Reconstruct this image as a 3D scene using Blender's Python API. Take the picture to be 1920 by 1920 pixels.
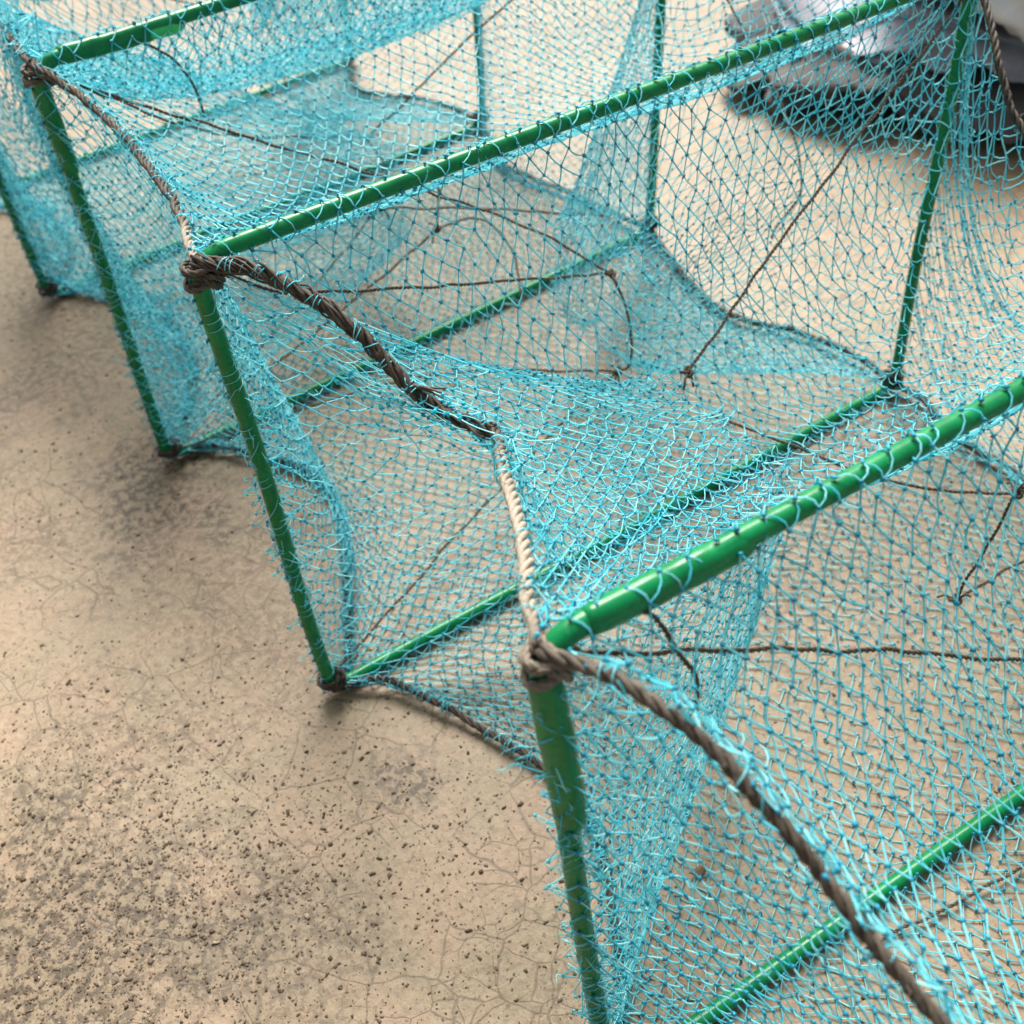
import bpy, math
import numpy as np
from mathutils import Matrix, Vector

rng = np.random.default_rng(7)
for o in list(bpy.data.objects):
    bpy.data.objects.remove(o)
scene = bpy.context.scene
COL = scene.collection

# ------------------------------------------------------------------ camera
cam_d = bpy.data.cameras.new('camera')
cam = bpy.data.objects.new('camera', cam_d)
COL.objects.link(cam)
cam_d.sensor_width = 36.0
cam_d.lens = 2056.03 / 1920 * 36.0
cam_d.clip_start = 0.005
cam_d.clip_end = 60.0
cam.matrix_world = (Matrix.Translation((-0.25, -0.3039, 0.418)) @ Matrix.Rotation(-0.5171, 4, 'Z')
                    @ Matrix.Rotation(0.7717, 4, 'X') @ Matrix.Rotation(-0.0845, 4, 'Z'))
cam_d.dof.use_dof = True
cam_d.dof.focus_distance = 0.36
cam_d.dof.aperture_fstop = 17.0
scene.camera = cam

# ------------------------------------------------------------------ sky, sun, exposure
world = bpy.data.worlds.new('World')
scene.world = world
world.use_nodes = True
wn = world.node_tree
sky = wn.nodes.new('ShaderNodeTexSky')
sky.sky_type = 'NISHITA'
sky.sun_disc = False
SUN_EL, SUN_AZ = math.radians(52), math.radians(30)     # azimuth measured from +Y towards +X
sky.sun_elevation = SUN_EL
sky.sun_rotation = SUN_AZ
sky.dust_density = 6.0
bg = wn.nodes['Background']
bg.inputs['Strength'].default_value = 0.065
sat = wn.nodes.new('ShaderNodeHueSaturation')
sat.inputs['Saturation'].default_value = 0.25
wn.links.new(sky.outputs[0], sat.inputs['Color'])
wn.links.new(sat.outputs[0], bg.inputs['Color'])
sun_d = bpy.data.lights.new('sun', 'SUN')
sun_d.energy = 3.0
sun_d.angle = math.radians(30)
sun_d.color = (1.0, 0.965, 0.91)
sun = bpy.data.objects.new('sun', sun_d)
COL.objects.link(sun)
sd = Vector((math.sin(SUN_AZ) * math.cos(SUN_EL), math.cos(SUN_AZ) * math.cos(SUN_EL), math.sin(SUN_EL)))
sun.rotation_euler = sd.to_track_quat('Z', 'Y').to_euler()
sun.location = sd * 3
scene.view_settings.view_transform = 'Standard'
scene.view_settings.look = 'None'
scene.view_settings.exposure = 1.32
scene.view_settings.gamma = 1.0
scene.render.engine = 'CYCLES'
scene.cycles.max_bounces = 4
scene.cycles.diffuse_bounces = 2
scene.cycles.glossy_bounces = 2
scene.cycles.transmission_bounces = 3


# ------------------------------------------------------------------ materials
def new_mat(name):
    m = bpy.data.materials.new(name)
    m.use_nodes = True
    n = m.node_tree.nodes
    return m, n, m.node_tree.links, n['Principled BSDF']


def noise(n, l, scale, detail=4, rough=0.55, dist=0.0, vec=None):
    t = n.new('ShaderNodeTexNoise')
    t.inputs['Scale'].default_value = scale
    t.inputs['Detail'].default_value = detail
    t.inputs['Roughness'].default_value = rough
    t.inputs['Distortion'].default_value = dist
    if vec is not None:
        l.new(vec, t.inputs['Vector'])
    return t


def ramp(n, l, src, stops):
    r = n.new('ShaderNodeValToRGB')
    el = r.color_ramp.elements
    while len(el) < len(stops):
        el.new(0.5)
    for e, (p, c) in zip(el, stops):
        e.position = p
        e.color = (c, c, c, 1) if isinstance(c, (int, float)) else (*c, 1)
    l.new(src, r.inputs['Fac'])
    return r


def mixc(n, l, fac, a, b, mode='MIX'):
    m = n.new('ShaderNodeMix')
    m.data_type = 'RGBA'
    m.blend_type = mode
    if isinstance(fac, (int, float)):
        m.inputs[0].default_value = fac
    else:
        l.new(fac, m.inputs[0])
    for k, v in ((6, a), (7, b)):
        if isinstance(v, tuple):
            m.inputs[k].default_value = (*v, 1)
        else:
            l.new(v, m.inputs[k])
    return m.outputs[2]


def math_n(n, l, op, a, b=None):
    m = n.new('ShaderNodeMath')
    m.operation = op
    for k, v in ((0, a), (1, b)):
        if v is None:
            continue
        if isinstance(v, (int, float)):
            m.inputs[k].default_value = v
        else:
            l.new(v, m.inputs[k])
    return m.outputs[0]


def make_ground_mat():
    m, n, l, p = new_mat('worn_cement')
    g = n.new('ShaderNodeNewGeometry').outputs['Position']
    big = noise(n, l, 5.0, 2, 0.6, 0.3, g)
    mid = noise(n, l, 22.0, 4, 0.65, 0.4, g)
    fine = noise(n, l, 240.0, 3, 0.7, 0.0, g)
    base = ramp(n, l, big.outputs[0], [(0.3, (0.215, 0.158, 0.093)), (0.5, (0.262, 0.193, 0.117)), (0.7, (0.295, 0.212, 0.132))])
    tint = ramp(n, l, mid.outputs[0], [(0.36, (0.225, 0.184, 0.106)), (0.62, (0.312, 0.202, 0.130))])
    c = mixc(n, l, 0.45, base.outputs[0], tint.outputs[0])
    fr_ = ramp(n, l, fine.outputs[0], [(0.3, 0.74), (0.55, 1.0), (0.75, 1.12)])
    c = mixc(n, l, 1.0, c, fr_.outputs[0], 'MULTIPLY')
    # dirt stains with a ragged outline
    st = noise(n, l, 9.0, 6, 0.72, 0.6, g)
    stm = ramp(n, l, st.outputs[0], [(0.47, 0.0), (0.62, 0.65)])
    spk = noise(n, l, 210.0, 3, 0.7, 0.3, g)
    spm = ramp(n, l, spk.outputs[0], [(0.45, 1.0), (0.53, 0.08)])
    dirt = math_n(n, l, 'MULTIPLY', stm.outputs[0], spm.outputs[0])
    c = mixc(n, l, dirt, c, (0.095, 0.064, 0.032))
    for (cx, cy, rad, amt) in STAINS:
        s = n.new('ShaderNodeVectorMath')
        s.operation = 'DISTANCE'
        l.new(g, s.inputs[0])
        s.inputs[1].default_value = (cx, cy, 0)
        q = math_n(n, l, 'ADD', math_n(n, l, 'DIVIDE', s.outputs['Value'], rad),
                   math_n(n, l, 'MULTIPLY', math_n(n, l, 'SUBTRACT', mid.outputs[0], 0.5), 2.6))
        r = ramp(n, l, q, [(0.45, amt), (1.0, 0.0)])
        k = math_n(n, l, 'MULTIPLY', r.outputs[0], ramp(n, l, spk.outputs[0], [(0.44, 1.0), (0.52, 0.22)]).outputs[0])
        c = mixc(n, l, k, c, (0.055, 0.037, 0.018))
    # dark pits
    pit = noise(n, l, 420.0, 1, 0.5, 0.0, g)
    pm = ramp(n, l, pit.outputs[0], [(0.64, 0.0), (0.69, 0.75)])
    c = mixc(n, l, pm.outputs[0], c, (0.10, 0.058, 0.028))
    # hairline cracks
    wob = noise(n, l, 45.0, 2, 0.6, 0.0, g)
    gate = noise(n, l, 16.0, 2, 0.6, 0.0, g)
    wv = n.new('ShaderNodeVectorMath')
    wv.operation = 'SCALE'
    wv.inputs['Scale'].default_value = 0.010
    l.new(wob.outputs['Color'], wv.inputs[0])
    wa = n.new('ShaderNodeVectorMath')
    wa.operation = 'ADD'
    l.new(g, wa.inputs[0])
    l.new(wv.outputs[0], wa.inputs[1])
    cracks = None
    for sc, wd, lo in ((34.0, 0.020, 0.40), (62.0, 0.024, 0.50)):
        v = n.new('ShaderNodeTexVoronoi')
        v.feature = 'DISTANCE_TO_EDGE'
        v.inputs['Scale'].default_value = sc
        l.new(wa.outputs[0], v.inputs['Vector'])
        r = ramp(n, l, v.outputs['Distance'], [(0.0, 1.0), (wd, 0.0)])
        gm = ramp(n, l, gate.outputs[0], [(lo, 0.0), (lo + 0.1, 1.0)])
        k = math_n(n, l, 'MULTIPLY', r.outputs[0], gm.outputs[0])
        cracks = k if cracks is None else math_n(n, l, 'MAXIMUM', cracks, k)
    c = mixc(n, l, math_n(n, l, 'MULTIPLY', cracks, 0.7), c, (0.085, 0.06, 0.036))
    l.new(c, p.inputs['Base Color'])
    p.inputs['Roughness'].default_value = 0.54
    p.inputs['Specular IOR Level'].default_value = 0.36
    b1 = n.new('ShaderNodeBump')
    b1.inputs['Strength'].default_value = 0.55
    b1.inputs['Distance'].default_value = 0.0012
    lump = noise(n, l, 90.0, 4, 0.65, 0.0, g)
    hh = math_n(n, l, 'ADD', math_n(n, l, 'MULTIPLY', lump.outputs[0], 1.0), math_n(n, l, 'MULTIPLY', fine.outputs[0], 0.5))
    hh = math_n(n, l, 'SUBTRACT', hh, math_n(n, l, 'MULTIPLY', cracks, 0.14))
    l.new(hh, b1.inputs['Height'])
    l.new(b1.outputs[0], p.inputs['Normal'])
    return m


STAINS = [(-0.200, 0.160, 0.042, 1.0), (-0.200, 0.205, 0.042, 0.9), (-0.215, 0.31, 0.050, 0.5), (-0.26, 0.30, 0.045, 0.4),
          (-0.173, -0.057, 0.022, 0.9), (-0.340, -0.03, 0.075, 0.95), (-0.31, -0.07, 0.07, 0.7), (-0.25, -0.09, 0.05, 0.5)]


def thread_mat(name, c_lo, c_hi, transl, rough):
    m, n, l, p = new_mat(name)
    a = n.new('ShaderNodeAttribute')
    a.attribute_name = 'tint'
    col = mixc(n, l, a.outputs['Fac'], c_lo, c_hi)
    l.new(col, p.inputs['Base Color'])
    p.inputs['Roughness'].default_value = rough
    p.inputs['Specular IOR Level'].default_value = 0.6
    t = n.new('ShaderNodeBsdfTranslucent')
    l.new(col, t.inputs['Color'])
    mx = n.new('ShaderNodeMixShader')
    mx.inputs[0].default_value = transl
    l.new(p.outputs[0], mx.inputs[1])
    l.new(t.outputs[0], mx.inputs[2])
    l.new(mx.outputs[0], n['Material Output'].inputs['Surface'])
    return m


def green_mat():
    m, n, l, p = new_mat('green_plastic_coat')
    g = n.new('ShaderNodeNewGeometry').outputs['Position']
    t = noise(n, l, 120.0, 4, 0.6, 0, g)
    c = ramp(n, l, t.outputs[0], [(0.3, (0.0006, 0.140, 0.040)), (0.7, (0.0012, 0.215, 0.064))])
    s = noise(n, l, 900.0, 3, 0.6, 0, g)
    sm = ramp(n, l, s.outputs[0], [(0.64, 0.0), (0.74, 0.35)])
    c2 = mixc(n, l, sm.outputs[0], c.outputs[0], (0.20, 0.30, 0.18))
    l.new(c2, p.inputs['Base Color'])
    p.inputs['Specular IOR Level'].default_value = 0.30
    r = ramp(n, l, t.outputs[0], [(0.3, 0.20), (0.7, 0.34)])
    l.new(r.outputs[0], p.inputs['Roughness'])
    b = n.new('ShaderNodeBump')
    b.inputs['Strength'].default_value = 0.12
    b.inputs['Distance'].default_value = 0.0006
    l.new(noise(n, l, 260.0, 4, 0.6, 0, g).outputs[0], b.inputs['Height'])
    l.new(b.outputs[0], p.inputs['Normal'])
    return m


def rope_mat(name, dark, light):
    m, n, l, p = new_mat(name)
    g = n.new('ShaderNodeNewGeometry').outputs['Position']
    a = n.new('ShaderNodeAttribute')
    a.attribute_name = 'tint'
    t = noise(n, l, 1500.0, 5, 0.7, 0.5, g)
    c = mixc(n, l, a.outputs['Fac'], dark, light)
    k = ramp(n, l, t.outputs[0], [(0.3, 0.55), (0.7, 1.35)])
    c = mixc(n, l, 1.0, c, k.outputs[0], 'MULTIPLY')
    l.new(c, p.inputs['Base Color'])
    p.inputs['Roughness'].default_value = 0.62
    p.inputs['Specular IOR Level'].default_value = 0.35
    b = n.new('ShaderNodeBump')
    b.inputs['Strength'].default_value = 0.6
    b.inputs['Distance'].default_value = 0.0004
    l.new(t.outputs[0], b.inputs['Height'])
    l.new(b.outputs[0], p.inputs['Normal'])
    return m


def simple_mat(name, c1, c2, scale, rough=0.8, bump=0.4, bdist=0.001):
    m, n, l, p = new_mat(name)
    g = n.new('ShaderNodeNewGeometry').outputs['Position']
    t = noise(n, l, scale, 5, 0.65, 0.3, g)
    c = ramp(n, l, t.outputs[0], [(0.3, c1), (0.7, c2)])
    l.new(c.outputs[0], p.inputs['Base Color'])
    p.inputs['Roughness'].default_value = rough
    b = n.new('ShaderNodeBump')
    b.inputs['Strength'].default_value = bump
    b.inputs['Distance'].default_value = bdist
    l.new(t.outputs[0], b.inputs['Height'])
    l.new(b.outputs[0], p.inputs['Normal'])
    return m


MAT_GROUND = make_ground_mat()
MAT_THREAD = thread_mat('turquoise_thread', (0.045, 0.69, 0.82), (0.48, 0.95, 0.97), 0.5, 0.24)
MAT_KNOT = thread_mat('turquoise_knot', (0.005, 0.26, 0.41), (0.02, 0.43, 0.57), 0.3, 0.45)
MAT_GREEN = green_mat()
MAT_ROPE = rope_mat('twisted_rope', (0.040, 0.028, 0.018), (0.40, 0.340, 0.262))
MAT_STRING = rope_mat('brown_cord', (0.04, 0.027, 0.017), (0.17, 0.12, 0.078))
MAT_GRIT = rope_mat('grit_grains', (0.060, 0.032, 0.014), (0.34, 0.27, 0.19))


# ------------------------------------------------------------------ mesh helpers
def mesh_np(name, verts, quads=None, tris=None, mats=(), mat_idx=None, tint=None, smooth=True):
    me = bpy.data.meshes.new(name)
    verts = np.asarray(verts, np.float32)
    parts = []
    sizes = []
    if quads is not None and len(quads):
        parts.append(np.asarray(quads, np.int32).ravel())
        sizes.append(np.full(len(quads), 4, np.int32))
    if tris is not None and len(tris):
        parts.append(np.asarray(tris, np.int32).ravel())
        sizes.append(np.full(len(tris), 3, np.int32))
    loops = np.concatenate(parts)
    sz = np.concatenate(sizes)
    me.vertices.add(len(verts))
    me.vertices.foreach_set('co', verts.ravel())
    me.loops.add(len(loops))
    me.loops.foreach_set('vertex_index', loops)
    me.polygons.add(len(sz))
    st = np.concatenate([[0], np.cumsum(sz)[:-1]]).astype(np.int32)
    me.polygons.foreach_set('loop_start', st)
    me.polygons.foreach_set('loop_total', sz)
    if smooth:
        me.polygons.foreach_set('use_smooth', np.ones(len(sz), bool))
    for m in mats:
        me.materials.append(m)
    if mat_idx is not None:
        me.polygons.foreach_set('material_index', np.asarray(mat_idx, np.int32))
    if tint is not None:
        at = me.attributes.new('tint', 'FLOAT', 'POINT')
        at.data.foreach_set('value', np.asarray(tint, np.float32))
    me.update()
    me.validate()
    return me


def obj(name, me, parent=None):
    o = bpy.data.objects.new(name, me)
    COL.objects.link(o)
    if parent is not None:
        o.parent = parent
    return o


def unit(v):
    return v / np.maximum(np.linalg.norm(v, axis=-1, keepdims=True), 1e-12)


def frames_along(P):
    """parallel transport frames of a polyline"""
    T = unit(np.gradient(P, axis=0))
    ref = np.array([0, 0, 1.0]) if abs(T[0, 2]) < 0.9 else np.array([1.0, 0, 0])
    N = np.zeros_like(P)
    n0 = np.cross(T[0], ref)
    N[0] = n0 / np.linalg.norm(n0)
    for i in range(1, len(P)):
        v = N[i - 1] - T[i] * (N[i - 1] @ T[i])
        N[i] = v / max(np.linalg.norm(v), 1e-9)
    return T, N, np.cross(T, N)


def sweep(P, r, sides=8, cap=True):
    P = np.asarray(P, float)
    r = np.broadcast_to(np.asarray(r, float), (len(P),))
    T, N, B = frames_along(P)
    a = np.linspace(0, 2 * np.pi, sides, endpoint=False)
    V = P[:, None, :] + r[:, None, None] * (np.cos(a)[None, :, None] * N[:, None, :] + np.sin(a)[None, :, None] * B[:, None, :])
    m = len(P)
    i = np.arange(m - 1)[:, None] * sides
    j = np.arange(sides)[None, :]
    k = (j + 1) % sides
    Q = np.stack([i + j, i + k, i + sides + k, i + sides + j], -1).reshape(-1, 4)
    V = V.reshape(-1, 3)
    tris = []
    if cap:
        c0, c1 = len(V), len(V) + 1
        V = np.concatenate([V, P[:1] - T[:1] * r[0] * 0.5, P[-1:] + T[-1:] * r[-1] * 0.5])
        for q in range(sides):
            tris.append((c0, (q + 1) % sides, q))
            tris.append((c1, (m - 1) * sides + q, (m - 1) * sides + (q + 1) % sides))
    return V, Q, np.array(tris, int).reshape(-1, 3)


class Bag:
    def __init__(s):
        s.v, s.q, s.t, s.c, s.n = [], [], [], [], 0

    def add(s, V, Q, T=None, tint=0.5):
        s.v.append(V)
        s.q.append(np.asarray(Q, int).reshape(-1, 4) + s.n)
        s.t.append((np.asarray(T, int).reshape(-1, 3) if T is not None and len(T) else np.zeros((0, 3), int)) + s.n)
        s.c.append(np.broadcast_to(np.asarray(tint, float), (len(V),)))
        s.n += len(V)

    def tube(s, P, r, sides=8, tint=0.5):
        V, Q, T = sweep(P, r, sides)
        if np.ndim(tint):
            tint = np.concatenate([np.repeat(tint, sides), [tint[0], tint[-1]]])
        s.add(V, Q, T, tint)

    def build(s, name, mat, parent=None):
        me = mesh_np(name, np.concatenate(s.v), np.concatenate(s.q), np.concatenate(s.t), [mat], None, np.concatenate(s.c))
        return obj(name, me, parent)


def spline(pts, n):
    """Catmull-Rom through pts, resampled evenly to n points"""
    p = np.asarray(pts, float)
    q = np.concatenate([[2 * p[0] - p[1]], p, [2 * p[-1] - p[-2]]])
    out = []
    for i in range(1, len(q) - 2):
        t = np.linspace(0, 1, 24, endpoint=False)[:, None]
        a, b, c, d = q[i - 1], q[i], q[i + 1], q[i + 2]
        out.append(0.5 * (2 * b + (c - a) * t + (2 * a - 5 * b + 4 * c - d) * t ** 2 + (3 * b - a - 3 * c + d) * t ** 3))
    out.append(p[-1:])
    o = np.concatenate(out)
    s = np.concatenate([[0], np.cumsum(np.linalg.norm(np.diff(o, axis=0), axis=1))])
    u = np.linspace(0, s[-1], n)
    return np.stack([np.interp(u, s, o[:, k]) for k in range(3)], 1)


def smooth_noise(n, amp, k, r):
    x = r.normal(size=(n + 2 * k, 3))
    ker = np.hanning(2 * k + 1)
    ker /= ker.sum()
    y = np.stack([np.convolve(x[:, c], ker, 'valid')[:n] for c in range(3)], 1)
    return y / max(y.std(), 1e-9) * amp


def rope_mesh(bag, path, R, pitch, tint, strands=3, sides=7, wob=0.0003, seed=0):
    r = np.random.default_rng(seed)
    L = np.linalg.norm(np.diff(path, axis=0), axis=1).sum()
    n = max(24, int(L / pitch * 14))
    P = spline(path, n)
    P = P + smooth_noise(n, wob, 9, r)
    T, N, B = frames_along(P)
    s = np.linspace(0, L, n)
    tn = np.interp(np.linspace(0, 1, n), np.linspace(0, 1, len(tint)), tint) if np.ndim(tint) else np.full(n, tint)
    for k in range(strands):
        ph = 2 * np.pi * (s / pitch + k / strands)
        h = R * 0.55
        C = P + h * (np.cos(ph)[:, None] * N + np.sin(ph)[:, None] * B)
        bag.tube(C, R * 0.48 * (1 + 0.06 * r.normal(size=n)), sides, np.clip(tn + 0.05 * r.normal(size=n), 0, 1))
    # loose fibres
    for _ in range(int(L / 0.0018)):
        i = r.integers(2, n - 3)
        d = unit(r.normal(size=3))
        d = unit(d - T[i] * (d @ T[i]) + T[i] * r.uniform(-0.9, 0.9))
        ln = r.uniform(0.0015, 0.005)
        f = P[i] + np.linspace(0.8 * R / max(ln, 1e-6), 1.0, 4)[:, None] * d * ln + np.linspace(0, 1, 4)[:, None] ** 2 * r.normal(size=3) * 0.001
        bag.tube(f, 0.00009, 3, min(1.0, tn[i] + 0.2))


# ------------------------------------------------------------------ ground
gv, gq = [], []
G = 6.0
me = mesh_np('ground', [(-G, -G, 0), (G, -G, 0), (G, G, 0), (-G, G, 0)], [(0, 1, 2, 3)], None, [MAT_GROUND], smooth=False)
ground = obj('ground', me)
ground['kind'] = 'structure'

# ------------------------------------------------------------------ the trap
trap = bpy.data.objects.new('fishing_trap', None)
COL.objects.link(trap)
trap.empty_display_size = 0.1
trap['label'] = 'long folding fishing trap of turquoise net on green rectangular frames joined by ropes'
trap['category'] = 'fishing trap'

BAR = 0.0031
FR = [  # bottom-left, bottom-right, top-right, top-left of every frame, nearest first
    dict(BL=(-0.182, -0.405, 0.004), BR=(0.180, -0.425, 0.004), TR=(0.180, -0.395, 0.229), TL=(-0.180, -0.380, 0.229)),
    dict(BL=(-0.1755, -0.2065, 0.004), BR=(0.1837, -0.2169, 0.004), TR=(0.1845, -0.1909, 0.2283), TL=(-0.1758, -0.1804, 0.2275)),
    dict(BL=(-0.1800, 0.0005, 0.004), BR=(0.1812, 0.0010, 0.004), TR=(0.180, 0.0095, 0.2296), TL=(-0.1803, 0.0095, 0.2296)),
    dict(BL=(-0.1845, 0.1985, 0.004), BR=(0.1755, 0.2170, 0.004), TR=(0.1745, 0.2153, 0.2298), TL=(-0.1800, 0.1930, 0.2310)),
    dict(BL=(-0.1935, 0.4060, 0.004), BR=(0.1680, 0.4250, 0.004), TR=(0.170, 0.4186, 0.2298), TL=(-0.1927, 0.4037, 0.2298)),
    dict(BL=(-0.2155, 0.5750, 0.004), BR=(0.1425, 0.6045, 0.004), TR=(0.1439, 0.5977, 0.2297), TL=(-0.2150, 0.5687, 0.2297)),
]
FR = [{k: np.array(v, float) for k, v in f.items()} for f in FR]


def rounded_loop(f, rad=0.012, n=7, seg=14, wob=0.0006, seed=0):
    c = [f['TL'], f['TR'], f['BR'], f['BL']]
    out = []
    for i in range(4):
        p, a, b = c[i], c[i - 1], c[(i + 1) % 4]
        ia, ib = unit(a - p), unit(b - p)
        p0, p1 = p + ia * rad, p + ib * rad
        for t in np.linspace(0, 1, n):
            out.append((1 - t) ** 2 * p0 + 2 * t * (1 - t) * p + t * t * p1)
        q1 = b + unit(p - b) * rad
        for t in np.linspace(0, 1, seg + 2)[1:-1]:
            out.append(p1 * (1 - t) + q1 * t)
    o = np.array(out)
    r = np.random.default_rng(seed)
    k = len(o)
    x = np.arange(k) / k * 2 * np.pi
    for c_ in range(3):
        for h in (3, 5, 7):
            o[:, c_] += wob * r.normal() * np.sin(h * x + r.uniform(0, 6.28)) * 0.5
    return o


def closed_tube(P, rad, sides=14):
    m = len(P)
    T = unit(np.roll(P, -1, 0) - np.roll(P, 1, 0))
    nrm = unit(np.cross(P[m // 4] - P[0], P[m // 2] - P[0]))
    N = unit(nrm - T * (T @ nrm)[:, None])
    B = np.cross(T, N)
    a = np.linspace(0, 2 * np.pi, sides, endpoint=False)
    V = (P[:, None] + rad * (np.cos(a)[None, :, None] * N[:, None] + np.sin(a)[None, :, None] * B[:, None])).reshape(-1, 3)
    i = np.arange(m)[:, None] * sides
    i2 = ((np.arange(m) + 1) % m)[:, None] * sides
    j = np.arange(sides)[None, :]
    k = (j + 1) % sides
    Q = np.stack([i + j, i + k, i2 + k, i2 + j], -1).reshape(-1, 4)
    return V, Q


frame_objs = []
for fi, f in enumerate(FR):
    loop = rounded_loop(f, seed=fi)
    V, Q = closed_tube(loop, BAR)
    fo = obj('frame', mesh_np('frame', V, Q, None, [MAT_GREEN]), trap)
    frame_objs.append(fo)
    # plastic sleeves over the overlapping wire ends beside the top-left corner
    if fi in (1, 3):
        for which in ('bar', 'post'):
            tl = f['TL']
            d = unit((f['TR'] if which == 'bar' else f['BL']) - tl)
            s0 = 0.012 if which == 'bar' else 0.010
            L = {1: (0.046, 0.056), 2: (0.020, 0.016), 3: (0.044, 0.040)}[fi][0 if which == 'bar' else 1]
            sag = np.array([0, 0, -0.0016]) if which == 'bar' else np.array([0.0008, -0.0008, 0])
            n = 30
            t = np.linspace(0, 1, n)
            P = tl + d * (s0 + t[:, None] * L) + sag * np.sin(t * np.pi / 2)[:, None]
            rr = 0.00315 + (0.0007 if fi == 1 else 0.0004) * np.clip(t * 5, 0, 1) ** 0.7 + 0.00012 * np.sin(t * 21)
            rr[-4:] *= np.array([0.99, 0.95, 0.86, 0.74])
            V, Q, T = sweep(P, rr, 14)
            # flatten into an oval with a shallow crease
            cen = np.repeat(P, 14, 0)
            cen = np.concatenate([cen, P[:1], P[-1:]])
            off = V - cen
            w = sag / np.linalg.norm(sag)
            V = cen + off + w * (off @ w)[:, None] * 0.20
            obj('sleeve', mesh_np('sleeve', V, Q, T, [MAT_GREEN]), fo)


MAT_LIME = simple_mat('light_green_plastic', (0.02, 0.42, 0.09), (0.05, 0.55, 0.14), 200.0, 0.35, 0.1, 0.0005)
tl = FR[3]['TL']
d = unit(FR[3]['TR'] - tl)
t = np.linspace(0, 1, 14)
P = tl + d * (0.050 + 0.017 * t[:, None]) + np.array([0, -0.0012, -0.0030]) * (0.6 + 0.4 * t)[:, None]
rr = 0.0030 * np.minimum(1, 0.55 + 2.2 * np.sin(np.pi * np.clip(t * 0.92 + 0.06, 0, 1)) * 0.3)
V, Q, T = sweep(P, rr, 12)
se = obj('sleeve_end', mesh_np('sleeve_end', V, Q, T, [MAT_LIME]), frame_objs[3])
se['label'] = 'bright light green split end of the plastic sleeve'


# ------------------------------------------------------------------ ropes at the four corners of each bay
def P3(*a):
    return np.array(a, float)


ROPES = {}
out = 0.004


def corner_rope(bay, key, mids):
    a = FR[bay][key].copy()
    b = FR[bay + 1][key].copy()
    ROPES[(bay, key)] = np.array([a] + [np.array(m, float) for m in mids] + [b])


# bay k lies between frame k (near) and frame k + 1 (far)
corner_rope(0, 'TL', [(-0.160, -0.352, 0.206), (-0.151, -0.318, 0.193), (-0.149, -0.283, 0.192), (-0.153, -0.254, 0.203), (-0.157, -0.227, 0.218), (-0.165, -0.203, 0.2275)])
corner_rope(1, 'TL', [(-0.166, -0.160, 0.217), (-0.151, -0.134, 0.209), (-0.139, -0.106, 0.199), (-0.127, -0.080, 0.192), (-0.134, -0.060, 0.190), (-0.141, -0.044, 0.199), (-0.148, -0.030, 0.213), (-0.163, -0.008, 0.226)])
corner_rope(2, 'TL', [(-0.172, 0.045, 0.2255), (-0.168, 0.085, 0.2225), (-0.1665, 0.120, 0.2225), (-0.171, 0.160, 0.2265)])
corner_rope(3, 'TL', [(-0.178, 0.24, 0.226), (-0.172, 0.30, 0.218), (-0.178, 0.36, 0.221)])
corner_rope(4, 'TL', [(-0.19, 0.45, 0.220), (-0.19, 0.50, 0.216)])
corner_rope(0, 'BL', [(-0.150, -0.36, 0.006), (-0.138, -0.30, 0.005), (-0.150, -0.245, 0.005)])
corner_rope(1, 'BL', [(-0.150, -0.180, 0.005), (-0.124, -0.130, 0.004), (-0.121, -0.100, 0.004), (-0.128, -0.0762, 0.004), (-0.1354, -0.057, 0.004), (-0.1433, -0.0377, 0.006), (-0.1588, -0.0105, 0.007)])
corner_rope(2, 'BL', [(-0.1672, 0.0085, 0.005), (-0.1456, 0.0535, 0.004), (-0.1275, 0.0952, 0.004), (-0.1231, 0.1168, 0.004), (-0.1252, 0.1392, 0.004), (-0.1524, 0.1811, 0.006), (-0.1679, 0.1960, 0.006)])
corner_rope(3, 'BL', [(-0.150, 0.25, 0.005), (-0.136, 0.31, 0.004), (-0.1455, 0.3517, 0.004), (-0.156, 0.3753, 0.005), (-0.1697, 0.3964, 0.006), (-0.180, 0.4035, 0.006)])
corner_rope(4, 'BL', [(-0.165, 0.45, 0.005), (-0.165, 0.52, 0.005)])
corner_rope(0, 'TR', [(0.160, -0.34, 0.205), (0.158, -0.26, 0.203)])
corner_rope(1, 'TR', [(0.165, -0.155, 0.205), (0.156, -0.10, 0.182), (0.155, -0.050, 0.188), (0.160, -0.027, 0.208)])
corner_rope(2, 'TR', [(0.162, 0.08, 0.212), (0.160, 0.15, 0.212)])
corner_rope(3, 'TR', [(0.158, 0.29, 0.212), (0.154, 0.36, 0.212)])
corner_rope(4, 'TR', [(0.140, 0.48, 0.212), (0.135, 0.54, 0.212)])
corner_rope(0, 'BR', [(0.150, -0.37, 0.005), (0.145, -0.28, 0.005)])
corner_rope(1, 'BR', [(0.168, -0.165, 0.005), (0.172, -0.115, 0.004), (0.1784, -0.0863, 0.004), (0.1758, -0.0532, 0.004), (0.184, -0.020, 0.005)])
corner_rope(2, 'BR', [(0.1840, 0.0271, 0.005), (0.1741, 0.0687, 0.004), (0.1538, 0.1064, 0.004), (0.1557, 0.1475, 0.004), (0.166, 0.19, 0.005)])
corner_rope(3, 'BR', [(0.1680, 0.245, 0.005), (0.1621, 0.2876, 0.004), (0.1459, 0.3558, 0.004), (0.160, 0.405, 0.005)])
corner_rope(4, 'BR', [(0.1618, 0.4615, 0.005), (0.1484, 0.5004, 0.004), (0.1193, 0.5418, 0.004), (0.130, 0.585, 0.005)])

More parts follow.
